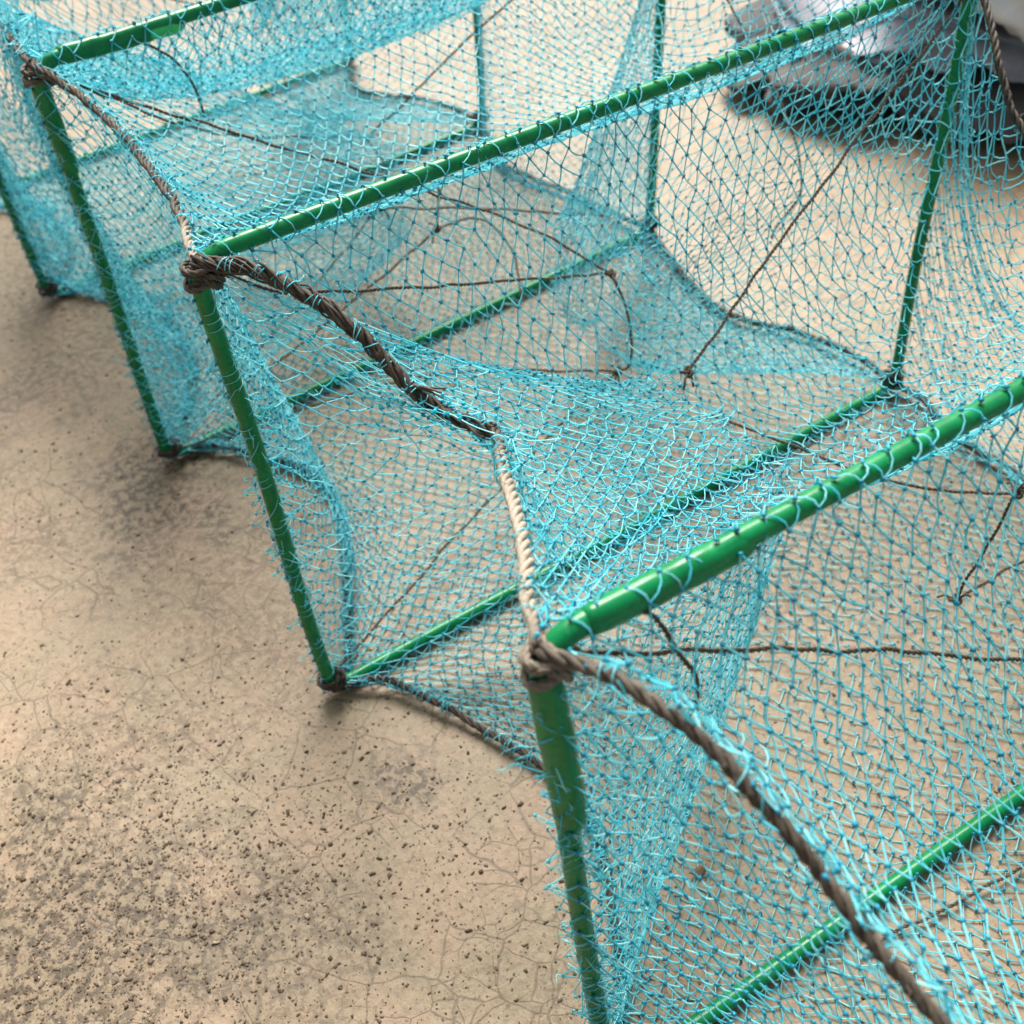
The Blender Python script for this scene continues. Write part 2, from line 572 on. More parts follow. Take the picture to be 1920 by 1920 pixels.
ROPE_TINT = {(1, 'TL'): [0.22, 0.75, 0.95, 0.9, 0.85, 0.62, 0.06, 0.04, 0.05, 0.06, 0.05, 0.04, 0.04],
             (2, 'TL'): [0.8, 0.75, 0.06, 0.05, 0.07, 0.04, 0.06, 0.04, 0.05, 0.03],
             (0, 'TL'): [0.05, 0.08, 0.10, 0.06, 0.12, 0.08, 0.14, 0.20]}
for (bay, key), path in ROPES.items():
    bag = Bag()
    R = {0: 0.0018, 1: 0.0020}.get(bay, 0.0017) if key == 'TL' else 0.0022 if key == 'BR' else 0.0017
    rope_mesh(bag, path, R, 0.0135, ROPE_TINT.get((bay, key), [0.03, 0.07, 0.04]), seed=bay * 7 + len(key) + ord(key[1]))
    ro = bag.build('rope', MAT_ROPE, trap)
    if (bay, key) == (1, 'TL'):
        ro['label'] = 'sagging corner rope, dark and dirty with a clean tan stretch'
    elif (bay, key) == (2, 'TL'):
        ro['label'] = 'taut brown twisted corner rope with a pale end'

# extra strands doubling the dirty half of the sagging rope, with a frayed end sticking out
pts = ROPES[(1, 'TL')][4:][::-1]
for k in range(9):
    bag = Bag()
    r_ = np.random.default_rng(40 + k)
    n = 70
    P = spline(pts, n)
    T, N, B = frames_along(P)
    ph = 2 * np.pi * (np.linspace(0, r_.uniform(2.0, 5.0), n) + k / 9) + smooth_noise(n, 0.6, 9, r_)[:, 0]
    P = P + r_.uniform(0.0017, 0.0022) * (np.cos(ph)[:, None] * N + np.sin(ph)[:, None] * B) + smooth_noise(n, 0.0004, 5, r_)
    bag.tube(P, r_.uniform(0.00035, 0.0007), 6, np.clip(0.07 + 0.06 * r_.normal(size=n), 0, 1))
    bag.build('strand', MAT_ROPE, trap)
bag = Bag()
e0 = P3(-0.139, -0.049, 0.196)
for k in range(4):
    r_ = np.random.default_rng(60 + k)
    d = unit(P3(0.55, -0.8, 0.10) + 0.07 * r_.normal(size=3))
    bag.tube(spline([e0, e0 + d * 0.006, e0 + d * 0.013 + P3(0, 0, -0.0008) + 0.0008 * r_.normal(size=3)], 8), np.linspace(0.0007, 0.0003, 8), 5, 0.12)
bag.build('frayed_end', MAT_ROPE, trap)


# lashings: strand wound round every corner
def lashing(c, down, along, turns, rad, sr, tint, seed, big):
    r = np.random.default_rng(seed)
    bag = Bag()
    ax = unit(down)
    u = unit(along - ax * (along @ ax))
    v = np.cross(ax, u)
    n = int(turns * 18)
    t = np.linspace(0, 1, n)
    ph = 2 * np.pi * turns * t + r.uniform(0, 6)
    hgt = (t - 0.25) * big + 0.0012 * np.sin(ph * 0.5 + 1)
    rr = rad * (1 + 0.12 * np.sin(ph * 0.37 + r.uniform(0, 6)))
    P = c + ax * hgt[:, None] + rr[:, None] * (np.cos(ph)[:, None] * u + np.sin(ph)[:, None] * v)
    P += smooth_noise(n, 0.0005, 4, r)
    for k in range(3):
        q = np.linspace(0, turns * 3.2, n) * 2 * np.pi + k * 2.1
        T, N, B = frames_along(P)
        bag.tube(P + sr * 0.55 * (np.cos(q)[:, None] * N + np.sin(q)[:, None] * B), sr * 0.62, 6,
                 np.clip(tint + 0.08 * np.sin(ph * 0.5) + 0.04 * r.normal(size=n), 0, 1))
    # turns crossing diagonally over bar and post
    ax2 = unit(ax - u * 0.9)
    w2 = unit(np.cross(ax2, v))
    n = 60
    for m_ in range(3):
        ph = np.linspace(0, 2 * np.pi * 1.3, n) + r.uniform(0, 6)
        P = c + (u * 0.003 + ax * 0.002) + (m_ - 1) * 0.0023 * ax2 + rad * 1.12 * (np.cos(ph)[:, None] * w2 + np.sin(ph)[:, None] * v)
        P += smooth_noise(n, 0.0005, 5, r)
        for k in range(3):
            q = np.linspace(0, 4.2, n) * 2 * np.pi + k * 2.1
            T, N, B = frames_along(P)
            bag.tube(P + sr * 0.55 * (np.cos(q)[:, None] * N + np.sin(q)[:, None] * B), sr * 0.62, 6, np.clip(tint + 0.05 * r.normal(size=n), 0, 1))
    return bag


for fi, f in enumerate(FR):
    for key in ('TL', 'TR', 'BL', 'BR'):
        dn = f['BL'] - f['TL'] if key[0] == 'T' else f['TL'] - f['BL']
        al = f['TR'] - f['TL'] if key[1] == 'L' else f['TL'] - f['TR']
        big = key == 'TL'
        c = f[key] + unit(dn) * 0.003
        if key[0] == 'B':
            c[2] = max(c[2], 0.0085)
        bag = lashing(c, dn, al, 3.5 if big else 3, 0.0043 if big else 0.0042, 0.00100 if big else 0.0009, {1: 0.42, 2: 0.10, 3: 0.22}.get(fi, 0.15) if big else 0.04, fi * 11 + ord(key[0]) + ord(key[1]), 0.0085 if big else 0.006)
        bag.build('lashing', MAT_ROPE, trap)

# thin cords that hold the funnel throats open
CORDS = [
    [FR[2]['TL'] + P3(0.006, -0.004, -0.006), (-0.135, 0.012, 0.197), (0.0235, 0.060, 0.1135)],
    [(0.0235, 0.060, 0.1135), (0.029, 0.052, 0.088), (0.028, 0.050, 0.063), (0.022, 0.052, 0.059)],
    [(0.022, 0.052, 0.059), (-0.010, 0.055, 0.040), (-0.075, 0.045, 0.016), (-0.172, 0.006, 0.009)],
    [(0.0235, 0.060, 0.1135), (-0.02, 0.10, 0.145), (-0.170, 0.190, 0.222)],
    [(0.022, 0.052, 0.059), (-0.06, 0.115, 0.055), (-0.178, 0.195, 0.010)],
    [FR[3]['TL'] + P3(0.006, -0.002, -0.006), (-0.10, 0.235, 0.158), (0.008, 0.290, 0.098)],
    [(0.008, 0.290, 0.098), (0.09, 0.255, 0.165), (0.172, 0.219, 0.222)],
    [(0.008, 0.290, 0.098), (0.010, 0.285, 0.06), (-0.09, 0.25, 0.02), (-0.178, 0.203, 0.010)],
    [(0.003, 0.200, 0.079), (0.006, 0.200, 0.098), (0.008, 0.20, 0.122)],
    [(0.003, 0.200, 0.079), (-0.05, 0.225, 0.035), (-0.106, 0.238, 0.004)],
    [(0.003, 0.200, 0.079), (0.022, 0.185, 0.086), (0.024, 0.155, 0.082), (0.009, 0.120, 0.070)],
    [(-0.027, 0.208, 0.100), (-0.026, 0.208, 0.113)],
    [(-0.027, 0.208, 0.100), (0.03, 0.18, 0.091), (0.085, 0.150, 0.080)],
    [FR[1]['TL'] + P3(0.007, -0.002, -0.006), (-0.10, -0.199, 0.188), (-0.034, -0.217, 0.150), (0.03, -0.24, 0.115)],
    [FR[2]['TR'] + P3(-0.004, -0.003, -0.006), (0.075, -0.020, 0.182), (-0.020, -0.048, 0.143)],
    [FR[3]['TR'] + P3(-0.004, -0.006, -0.006), (0.15, 0.07, 0.135), (0.120, 0.050, 0.100)],
    [(0.070, -0.145, 0.100), (0.062, -0.146, 0.075), (0.050, -0.147, 0.050)],
    [(0.050, -0.147, 0.050), (0.09, -0.15, 0.052), (0.15, -0.155, 0.04)],
    [(0.070, -0.145, 0.100), (0.045, -0.11, 0.092), (0.03, -0.07, 0.090), (0.012, -0.03, 0.092)],
    [(0.070, -0.145, 0.100), (0.12, -0.165, 0.150), (0.178, -0.185, 0.222)],
    [P3(-0.158, -0.1808, 0.2285), (-0.149, -0.186, 0.223), (-0.140, -0.190, 0.201), (-0.1365, -0.190, 0.178)],
    [P3(-0.132, 0.2, 0.2245), (-0.118, 0.209, 0.210), (-0.111, 0.21, 0.196), (-0.110, 0.21, 0.179)],
    [(-0.07, -0.222, 0.003), (0.03, -0.236, 0.003), (0.12, -0.238, 0.003)],
    [(0.16, -0.006, 0.005), (0.09, -0.012, 0.008), (0.02, -0.02, 0.02)],
    [FR[4]['TL'] + P3(0.005, 0, -0.006), (-0.05, 0.46, 0.15), (0.03, 0.49, 0.10), (0.10, 0.45, 0.17), FR[4]['TR'] + P3(-0.004, 0, -0.004)],
    [(0.03, 0.49, 0.10), (0.035, 0.49, 0.05)],
]
for k, c in enumerate(CORDS):
    bag = Bag()
    path = np.array([np.array(q, float) for q in c])
    r_ = np.random.default_rng(200 + k)
    L = np.linalg.norm(np.diff(path, axis=0), axis=1).sum()
    n = max(12, int(L / 0.0008))
    P = spline(path, n) + smooth_noise(n, 0.0003, 12, r_)
    T, N, B = frames_along(P)
    for q in range(2):
        ph = 2 * np.pi * np.linspace(0, L / 0.0042, n) + q * np.pi
        bag.tube(P + 0.00038 * (np.cos(ph)[:, None] * N + np.sin(ph)[:, None] * B), 0.00042, 5, np.clip(0.35 + 0.15 * r_.normal(size=n) * 0.5, 0, 1))
    bag.build('cord', MAT_STRING, trap)
# overhand knots where the cords meet
for k, c in enumerate([(0.0235, 0.060, 0.1135), (0.022, 0.052, 0.059), (0.008, 0.290, 0.098), (0.003, 0.200, 0.079), (-0.027, 0.208, 0.100), (0.070, -0.145, 0.100), (0.050, -0.147, 0.050), (-0.020, -0.048, 0.143)]):
    bag = Bag()
    t = np.linspace(0, 2 * np.pi * 1.02, 40)
    s = 0.0011
    P = np.array(c) + s * np.stack([np.sin(t) + 2 * np.sin(2 * t), np.cos(t) - 2 * np.cos(2 * t), -np.sin(3 * t)], 1) * 0.75
    bag.tube(P, 0.0007, 6, 0.2)
    for e in range(2):
        d = unit(np.random.default_rng(300 + k * 2 + e).normal(size=3))
        bag.tube(spline([np.array(c), np.array(c) + d * 0.005, np.array(c) + d * 0.008 + P3(0, 0, -0.003)], 8), 0.0005, 5, 0.25)
    bag.build('cord_knot', MAT_STRING, trap)

# ------------------------------------------------------------------ netting
NT, NS = 46, 29                       # meshes along a top bar and a post
NCOL = 2 * NT + 2 * NS
CORN = [0, NT, NT + NS, 2 * NT + NS]  # TL, TR, BR, BL columns
M = 42


def ring(fi):
    f = FR[fi]
    r = np.random.default_rng(500 + fi)
    cs = [f['TL'], f['TR'], f['BR'], f['BL']]
    cen = sum(cs) / 4
    pts = []
    for k, (cnt) in enumerate((NT, NS, NT, NS)):
        a, b = cs[k], cs[(k + 1) % 4]
        o = unit((a + b) / 2 - cen)
        t = (np.arange(cnt) + np.clip(r.normal(size=cnt) * 0.16, -0.3, 0.3)) / cnt
        t[0] = 0
        pts.append(a + (b - a) * t[:, None] + o * (BAR + 0.0006 + 0.0003 * r.random(cnt))[:, None])
    p = np.concatenate(pts)
    p[:, 2] = np.maximum(p[:, 2], 0.0012)
    return p


RINGS = [ring(i) for i in range(len(FR))]


def out_dirs(fi):
    f = FR[fi]
    cs = [f['TL'], f['TR'], f['BR'], f['BL']]
    cen = sum(cs) / 4
    return np.concatenate([np.repeat(unit((cs[k] + cs[(k + 1) % 4]) / 2 - cen)[None], c, 0) for k, c in enumerate((NT, NS, NT, NS))])


def wrap_rows(bay):
    res = []
    for fi, other in ((bay, bay + 1), (bay + 1, bay)):
        r = np.random.default_rng(560 + bay * 2 + fi)
        o = out_dirs(fi)
        d = unit(sum(FR[other].values()) / 4 - sum(FR[fi].values()) / 4)
        d = d[None] - o * (o @ d)[:, None]
        a = math.radians(95) + 0.45 * r.normal(size=NCOL)
        p = RINGS[fi] - o * (BAR + 0.0007) + (BAR + 0.0008) * (np.cos(a)[:, None] * o + np.sin(a)[:, None] * unit(d))
        nx = np.roll(RINGS[fi], -1, 0) - RINGS[fi]
        p = p + nx * r.uniform(0.35, 0.65, NCOL)[:, None] * (np.linalg.norm(nx, axis=1) < 0.02)[:, None]
        p[:, 2] = np.maximum(p[:, 2], 0.0012)
        res.append(p)
    return res


def project(A, B, wa, wb, L, stiff_min=0.25):
    d = B - A
    n = np.sqrt((d * d).sum(-1))
    ex = np.where(n > L, n - L, np.where(n < stiff_min * L, n - stiff_min * L, 0.0))
    s = ex / np.maximum(n, 1e-9) / np.maximum(wa + wb, 1e-9)
    c = d * s[..., None]
    return A + c * wa[..., None], B - c * wb[..., None]


def relax(P, w, La, Lb, steps, g, force=None, passes=4, zmin=0.0012, bend=0.02):
    prev = P.copy()
    for it in range(steps):
        vel = (P - prev) * 0.90
        prev = P.copy()
        acc = np.zeros_like(P)
        acc[..., 2] = -g
        if force is not None:
            acc += force
        P = P + (vel + acc) * w[..., None]
        lap = np.zeros_like(P)
        lap[1:-1] = 0.25 * (P[:-2] + P[2:] + np.roll(P, 1, 1)[1:-1] + np.roll(P, -1, 1)[1:-1]) - P[1:-1]
        P = P + lap * bend * w[..., None]
        for _ in range(passes):
            for par in (0, 1):
                n = (len(P) - par) // 2
                ia = slice(par, par + 2 * n, 2)
                ib = slice(par + 1, par + 1 + 2 * n, 2)
                k = min(len(P[ia]), len(P[ib]))
                A, B = P[ia][:k], P[ib][:k]
                A, B = project(A, B, w[ia][:k], w[ib][:k], La[ia][:k])
                P[ia][:k] = A
                P[ib][:k] = B
                sh = 1 if par == 0 else -1
                A, B = P[ia][:k], np.roll(P[ib][:k], sh, 1)
                A, B = project(A, B, w[ia][:k], np.roll(w[ib][:k], sh, 1), Lb[ia][:k])
                P[ia][:k] = A
                P[ib][:k] = np.roll(B, -sh, 1)
        z = P[..., 2]
        np.maximum(z, zmin, out=z)
    return P


def threads(A, B, L, rad, r, segs, bow=None, slack_dir=(0, 0, -1.0)):
    """many little bowed three-sided tubes"""
    n = len(A)
    d = B - A
    ln = np.linalg.norm(d, axis=1)
    T = d / np.maximum(ln, 1e-9)[:, None]
    rv = r.normal(size=(n, 3)) * 0.7 + np.array(slack_dir)
    if bow is not None:
        hot = np.linalg.norm(bow, axis=1) > 0
        rv = np.where(hot[:, None], bow, rv)
    N = unit(rv - T * (rv * T).sum(1)[:, None])
    Bn = np.cross(T, N)
    amt = np.sqrt(np.maximum(L * L - ln * ln, 0)) * 0.36 * r.uniform(0.3, 1.0, n) + 0.02 * ln * r.random(n)
    if bow is not None:
        amt = np.where(hot, 0.0016, amt)
    rings = []
    a = np.array([0, 2 * np.pi / 3, 4 * np.pi / 3])
    for k in range(segs + 1):
        t = k / segs
        C = A + d * t + N * (amt * 4 * t * (1 - t))[:, None]
        rr = rad if np.ndim(rad) else np.full(n, rad)
        rings.append(C[:, None, :] + rr[:, None, None] * (np.cos(a)[None, :, None] * N[:, None, :] + np.sin(a)[None, :, None] * Bn[:, None, :]))
    V = np.stack(rings, 1).reshape(-1, 3)              # n, segs+1, 3
    base = (np.arange(n) * (segs + 1) * 3)[:, None, None]
    k = (np.arange(segs) * 3)[None, :, None]
    j = np.arange(3)[None, None, :]
    j2 = (j + 1) % 3
    Q = np.stack([base + k + j, base + k + j2, base + k + 3 + j2, base + k + 3 + j], -1).reshape(-1, 4)
    tint = np.repeat(np.clip(r.beta(1.6, 1.8, n), 0, 1), (segs + 1) * 3)
    return V, Q, tint


OCT = np.array([(1, 0, 0), (-1, 0, 0), (0, 1, 0), (0, -1, 0), (0, 0, 1), (0, 0, -1)], float)
OCT_T = np.array([(0, 2, 4), (2, 1, 4), (1, 3, 4), (3, 0, 4), (2, 0, 5), (1, 2, 5), (3, 1, 5), (0, 3, 5)])


def knots(P, rad, r):
    n = len(P)
    q = r.normal(size=(n, 3, 3))
    u = unit(q[:, 0])
    v = unit(q[:, 1] - u * (q[:, 1] * u).sum(1)[:, None])
    w = np.cross(u, v)
    s = rad * r.uniform(0.7, 1.25, (n, 3)) * np.array([1.35, 0.95, 0.85])
    V = P[:, None, :] + OCT[None, :, 0:1] * (u * s[:, :1])[:, None] + OCT[None, :, 1:2] * (v * s[:, 1:2])[:, None] + OCT[None, :, 2:3] * (w * s[:, 2:])[:, None]
    T = (np.arange(n) * 6)[:, None, None] + OCT_T[None]
    return V.reshape(-1, 3), T.reshape(-1, 3), np.repeat(r.random(n), 6)


def net_object(name, edges, nodes, parent, segs, r, trad=0.00030, krad=0.00085):
    vs, qs, tn, off = [], [], [], 0
    for A, B, L, k, bow in edges:
        V, Q, t = threads(A, B, L, trad * k * r.uniform(0.8, 1.2, len(A)), r, segs, bow)
        vs.append(V)
        qs.append(Q + off)
        tn.append(t)
        off += len(V)
    V, T, t = knots(nodes, krad, r)
    vs.append(V)
    tn.append(t)
    Q = np.concatenate(qs)
    mi = np.concatenate([np.zeros(len(Q), int), np.ones(len(T), int)])
    me = mesh_np(name, np.concatenate(vs), Q, T + off, [MAT_THREAD, MAT_KNOT], mi, np.concatenate(tn))
    o = obj(name, me, parent)
    o['kind'] = 'stuff'
    return o


def resample(path, t):
    p = spline(path, 200)
    u = np.linspace(0, 1, 200)
    return np.stack([np.interp(t, u, p[:, k]) for k in range(3)], 1)


FUNNEL_SIDE = {0: 'R', 1: 'L', 2: 'R', 3: 'L', 4: 'R'}
THROAT = {0: (0.03, -0.25, 0.082, 0.05, 0.035), 1: (-0.022, -0.070, 0.100, 0.038, 0.040), 2: (0.030, 0.085, 0.086, 0.035, 0.028),
          3: (0.012, 0.290, 0.075, 0.035, 0.028), 4: (0.03, 0.49, 0.075, 0.035, 0.028)}
SAG = {0: 1.20, 1: 1.24, 2: 1.07, 3: 1.14, 4: 1.16}

for bay in range(5):
    r = np.random.default_rng(900 + bay)
    R0, R1 = RINGS[bay], RINGS[bay + 1]
    t = np.linspace(0, 1, M + 1)
    P = R0[None] * (1 - t)[:, None, None] + R1[None] * t[:, None, None]
    span = np.linalg.norm(R1 - R0, axis=1).mean()
    # corner ropes carry the corner columns; the rest of the ring is carried along
    D = np.zeros_like(P)
    for k, key in enumerate(('TL', 'TR', 'BR', 'BL')):
        c = CORN[k]
        pr = resample(ROPES[(bay, key)], t)
        e0, e1 = P[0, c].copy(), P[-1, c].copy()
        pr[0], pr[-1] = e0, e1
        D[:, c] = pr - P[:, c]
    for k in range(4):
        c0 = CORN[k]
        c1 = CORN[(k + 1) % 4] if k < 3 else NCOL
        s = (np.arange(c0, c1) - c0) / (c1 - c0)
        D[:, c0:c1] = D[:, c0][:, None] * (1 - s)[None, :, None] + D[:, c1 % NCOL][:, None] * s[None, :, None]
    P = P + D
    P[1::2] += 0.5 * (np.roll(P[1::2], -1, 1) - P[1::2])
    WR0, WR1 = wrap_rows(bay)
    P[1], P[-2] = WR0, WR1
    bump = np.sin(np.pi * t)[:, None]
    col = np.arange(NCOL)
    top = (col > 0) & (col < NT)
    right = (col > NT) & (col < NT + NS)
    left = col > 2 * NT + NS
    sarc = np.zeros(NCOL)
    sarc[top] = np.sin(np.pi * col[top] / NT) ** 0.5
    P[:, :, 2] -= 0.045 * bump * sarc
    P += r.normal(size=P.shape) * 0.0012
    w = np.ones(P.shape[:2])
    w[0] = w[-1] = 0
    P[0], P[-1], P[1], P[-2] = R0, R1, WR0, WR1
    w[1] = w[-2] = 0
    for k, key in enumerate(('TL', 'TR', 'BR', 'BL')):
        w[:, CORN[k]] = 0
    cw = np.linalg.norm(FR[2]['TR'] - FR[2]['TL']) / NT
    sl = np.ones(NCOL) * 1.03
    x = col[top] / NT
    sl[top] = SAG[bay] + 0.05 * np.sin(x * 17 + bay) * np.sin(x * 5)
    if bay >= 3:
        sl[top] += 0.28
    sl[right] = 1.14
    sl[left] = 1.22 if bay < 3 else 1.3
    pitch = span / M
    La = np.sqrt((cw / 2) ** 2 + (pitch * sl[None]) ** 2) * np.clip(1.02 + 0.08 * r.normal(size=P.shape[:2]), 0.8, 1.35)
    Lb = np.sqrt((cw / 2) ** 2 + (pitch * sl[None]) ** 2) * np.clip(1.02 + 0.08 * r.normal(size=P.shape[:2]), 0.8, 1.4)
    # patches of slack meshes between taut ones
    gu, gv_ = np.meshgrid(np.arange(NCOL), np.arange(M + 1))
    fld = np.zeros(P.shape[:2])
    for _ in range(26):
        cu, cv, su, amp = r.uniform(0, NCOL), r.uniform(0, M), r.uniform(3, 8), r.uniform(0.05, 0.34)
        du = np.minimum(np.abs(gu - cu), NCOL - np.abs(gu - cu))
        fld += amp * np.exp(-(du ** 2 + (gv_ - cv) ** 2) / (2 * su ** 2))
    if bay == 2:
        fld *= 0.45
    if bay == 1:
        fld += 0.22 * np.exp(-((gv_ - 13) / 8.0) ** 2) * (gu < NT)
    La = La * (1 + fld)
    Lb = Lb * (1 + fld)
    F = np.zeros_like(P)
    F[:, left, 0] = 1.2e-5 if bay < 3 else -0.5e-5
    F[:, right, 0] = -1.0e-5
    P = relax(P, w, La, Lb, 110, 2.6e-5, F)
    cols = np.ones(NCOL, bool)
    if FUNNEL_SIDE[bay] == 'L':
        cols[2 * NT + NS:] = False
    else:
        cols[NT:NT + NS] = False
    segs = 3 if bay <= 2 else 2
    panels = [('top_net', 0, NT), ('side_net', NT, NT + NS), ('bottom_net', NT + NS, 2 * NT + NS), ('side_net', 2 * NT + NS, NCOL)]
    for name, c0, c1 in panels:
        ids = np.arange(c0, c1)
        if not cols[ids].all() and not (bay == 3 and c0 > NT + NS):
            continue
        A = P[:-1][:, ids]
        Ba = P[1:][:, ids]
        Bb = P[1:][:, (ids + 1) % NCOL].copy()
        Bb[0::2] = P[1:][0::2][:, (ids - 1) % NCOL]
        keep = r.random(A.shape[:2]) > 0.004
        keep[0] = r.random(len(ids)) > 0.3
        keep[-1] = r.random(len(ids)) > 0.3
        kb2 = np.ones(A.shape[:2], bool)
        kb2[0] = r.random(len(ids)) > 0.45
        kb2[-1] = r.random(len(ids)) > 0.45
        bow = np.zeros_like(A)
        bow[0] = out_dirs(bay)[ids] + unit(WR0 - R0)[ids]
        bow[-1] = out_dirs(bay + 1)[ids] + unit(WR1 - R1)[ids]
        net_object(name, [(A[keep], Ba[keep], La[:-1][:, ids][keep], 1.0, bow[keep]), (A[kb2], Bb[kb2], Lb[:-1][:, ids][kb2], 1.0, bow[kb2])],
                   P[:-1][:, ids].reshape(-1, 3), trap, segs, r)
        if bay >= 3 and c0 in (0, 2 * NT + NS):          # doubled, crumpled netting of the far bays
            sh = np.cumsum(r.normal(size=A.shape) * 0.0012, 1)
            sh = sh - sh.mean(1, keepdims=True) + np.array([0.003 if c0 else 0, 0, 0.006])
            sh = sh * np.sin(np.pi * np.linspace(0, 1, M))[:, None, None]
            A2, B2, C2 = A + sh, Ba + np.roll(sh, -1, 0), Bb + np.roll(sh, -1, 0)
            net_object(name, [(A2[kb2], B2[kb2], La[:-1][:, ids][kb2], 1.0, None), (A2[kb2], C2[kb2], Lb[:-1][:, ids][kb2], 1.0, None)],
                       A2.reshape(-1, 3), trap, 2, r)

    # funnel mouth sewn to two posts and two ropes, narrowing to a slit held by the cords
    side = FUNNEL_SIDE[bay]
    kt, kb = ('TL', 'BL') if side == 'L' else ('TR', 'BR')
    sg = 1 if side == 'L' else -1
    NF, K = 88, 24
    f0, f1 = FR[bay], FR[bay + 1]
    n1, n2 = 23, 21
    rim = np.concatenate([
        f0[kt] + (f0[kb] - f0[kt]) * (np.arange(n1) / n1)[:, None],
        resample(ROPES[(bay, kb)], np.arange(n2) / n2),
        f1[kb] + (f1[kt] - f1[kb]) * (np.arange(n1) / n1)[:, None],
        resample(ROPES[(bay, kt)], 1 - np.arange(n2) / n2)])
    rim[:, 2] = np.maximum(rim[:, 2], 0.002)
    cx, cy, cz, ly, lz = THROAT[bay]
    q = np.array([(cx, cy - ly, cz + lz), (cx, cy - ly, cz - lz), (cx, cy + ly, cz - lz), (cx, cy + ly, cz + lz)])
    thr = np.concatenate([q[i] + (q[(i + 1) % 4] - q[i]) * (np.arange(m_) / m_)[:, None] for i, m_ in enumerate((n1, n2, n1, n2))])
    thr += r.normal(size=thr.shape) * 0.0028
    tt = np.linspace(0, 1, K + 1)
    P = rim[None] * (1 - tt)[:, None, None] + thr[None] * tt[:, None, None]
    P += r.normal(size=P.shape) * 0.0012
    w = np.ones(P.shape[:2])
    w[0] = w[-1] = 0
    P[0], P[-1] = rim, thr
    dist = np.linalg.norm(rim - thr, axis=1)
    La = np.repeat((dist / K)[None], K + 1, 0) * np.clip(1.16 + 0.16 * r.normal(size=P.shape[:2]), 0.85, 1.6)
    circ = np.linalg.norm(np.roll(P, -1, 1) - P, axis=2)
    La = np.sqrt((np.maximum(circ, 0.0045) / 2) ** 2 + La ** 2)
    Lb = La * np.clip(1.03 + 0.1 * r.normal(size=P.shape[:2]), 0.85, 1.4)
    P = relax(P, w, La, Lb, 70, 1.6e-5, None)
    A = P[:-1].reshape(-1, 3)
    Pb = np.roll(P[1:], -1, 1)
    Pb[0::2] = np.roll(P[1:], 1, 1)[0::2]
    net_object('funnel_net', [(A, P[1:].reshape(-1, 3), La[:-1].ravel(), 1.0, None), (A, Pb.reshape(-1, 3), Lb[:-1].ravel(), 0.9, None)],
               P[:-1].reshape(-1, 3), trap, segs, r, 0.00028, 0.00075)

# frayed seam of the net along the left posts: loops, cut ends and thread lacing
for fi in (1, 2, 3, 4):
    f = FR[fi]
    r = np.random.default_rng(1300 + fi)
    bag = Bag()
    a, b = f['TL'], f['BL']
    ax = unit(b - a)
    L = np.linalg.norm(b - a)
    u = np.array([1.0, 0, 0])
    v = np.cross(ax, u)

    def on_post(s, ang, rad):
        return a + ax * s + rad * (math.cos(ang) * u + math.sin(ang) * v)
    nl = 120 if fi < 4 else 70
    for k in range(nl):
        s = r.uniform(0.012, L - 0.012)
        ang = r.choice([math.pi, 0.35, -0.9]) + r.normal() * 0.6
        ln = r.uniform(0.0015, 0.0055)
        s2 = s + r.uniform(0.003, 0.009)
        p0 = on_post(s, ang, BAR + 0.0003)
        p2 = on_post(min(s2, L - 0.005), ang + r.normal() * 0.5, BAR + 0.0003)
        p1 = on_post((s + s2) / 2, ang + r.normal() * 0.3, BAR + ln) + r.normal(size=3) * 0.0012
        bag.tube(spline([p0, p1 + r.normal(size=3) * 0.001, p1, p2], 11), 0.0002, 3, r.random())
        V, T, t = knots(np.array([p1]), 0.0006, r)
        bag.add(V, np.zeros((0, 4), int), T, 0.1)
        if r.random() < 0.15:
            for e in range(r.integers(1, 3)):
                d = unit(r.normal(size=3) + unit(p1 - on_post(s, ang, 0)) * 0.6)
                e1 = p1 + d * r.uniform(0.0015, 0.0045)
                bag.tube(spline([p1, (p1 + e1) / 2 + r.normal(size=3) * 0.0009, e1 + r.normal(size=3) * 0.0014], 7), 0.00014, 3, r.random())
    # lacing thread wound round the post
    n = 900
    s = np.linspace(0.012, L - 0.01, n)
    ph = np.cumsum(np.where(np.sin(s * 260 + fi) > 0.55, 0.42, 0.05))
    P = a + ax * s[:, None] + (BAR + 0.0002) * (np.cos(ph)[:, None] * u + np.sin(ph)[:, None] * v)
    bag.tube(P, 0.00022, 3, 0.6)
    o = bag.build('frayed_seam', MAT_THREAD, trap)
    o['kind'] = 'stuff'

# lacing thread that binds the net along the ropes on the left
for (bay, key), path in ROPES.items():
    if key not in ('TL', 'BL') or bay > 3:
        continue
    r = np.random.default_rng(1500 + bay * 3 + ord(key[0]))
    P = spline(path, 400)
    T, N, B = frames_along(P)
    bag = Bag()
    clean = (bay == 1 and key == 'TL')
    for k in range(34 if clean else 14 if key == 'TL' else 90):
        lo = 150 if clean and k > 8 else 6
        i = int(r.integers(lo, 390))
        n = 16
        ph = np.linspace(0, 2 * np.pi * r.uniform(0.8, 1.5), n) + r.uniform(0, 6)
        w_ = r.normal() * 0.003
        C = P[i] + T[i] * np.linspace(-w_, w_, n)[:, None] + (r.uniform(0.0022, 0.0025) if key == 'TL' else r.uniform(0.0019, 0.0030)) * (np.cos(ph)[:, None] * N[i] + np.sin(ph)[:, None] * B[i])
        bag.tube(C, 0.00022, 3, r.random() * 0.6)
        for e in range(r.integers(0, 3)):
            d = unit(r.normal(size=3))
            e1 = C[-1] + d * r.uniform(0.002, 0.006)
            bag.tube(spline([C[-1], (C[-1] + e1) / 2 + r.normal(size=3) * 0.0006, e1], 5), 0.0002, 3, r.random() * 0.7)
    o = bag.build('lacing_thread', MAT_THREAD, trap)
    o['kind'] = 'stuff'

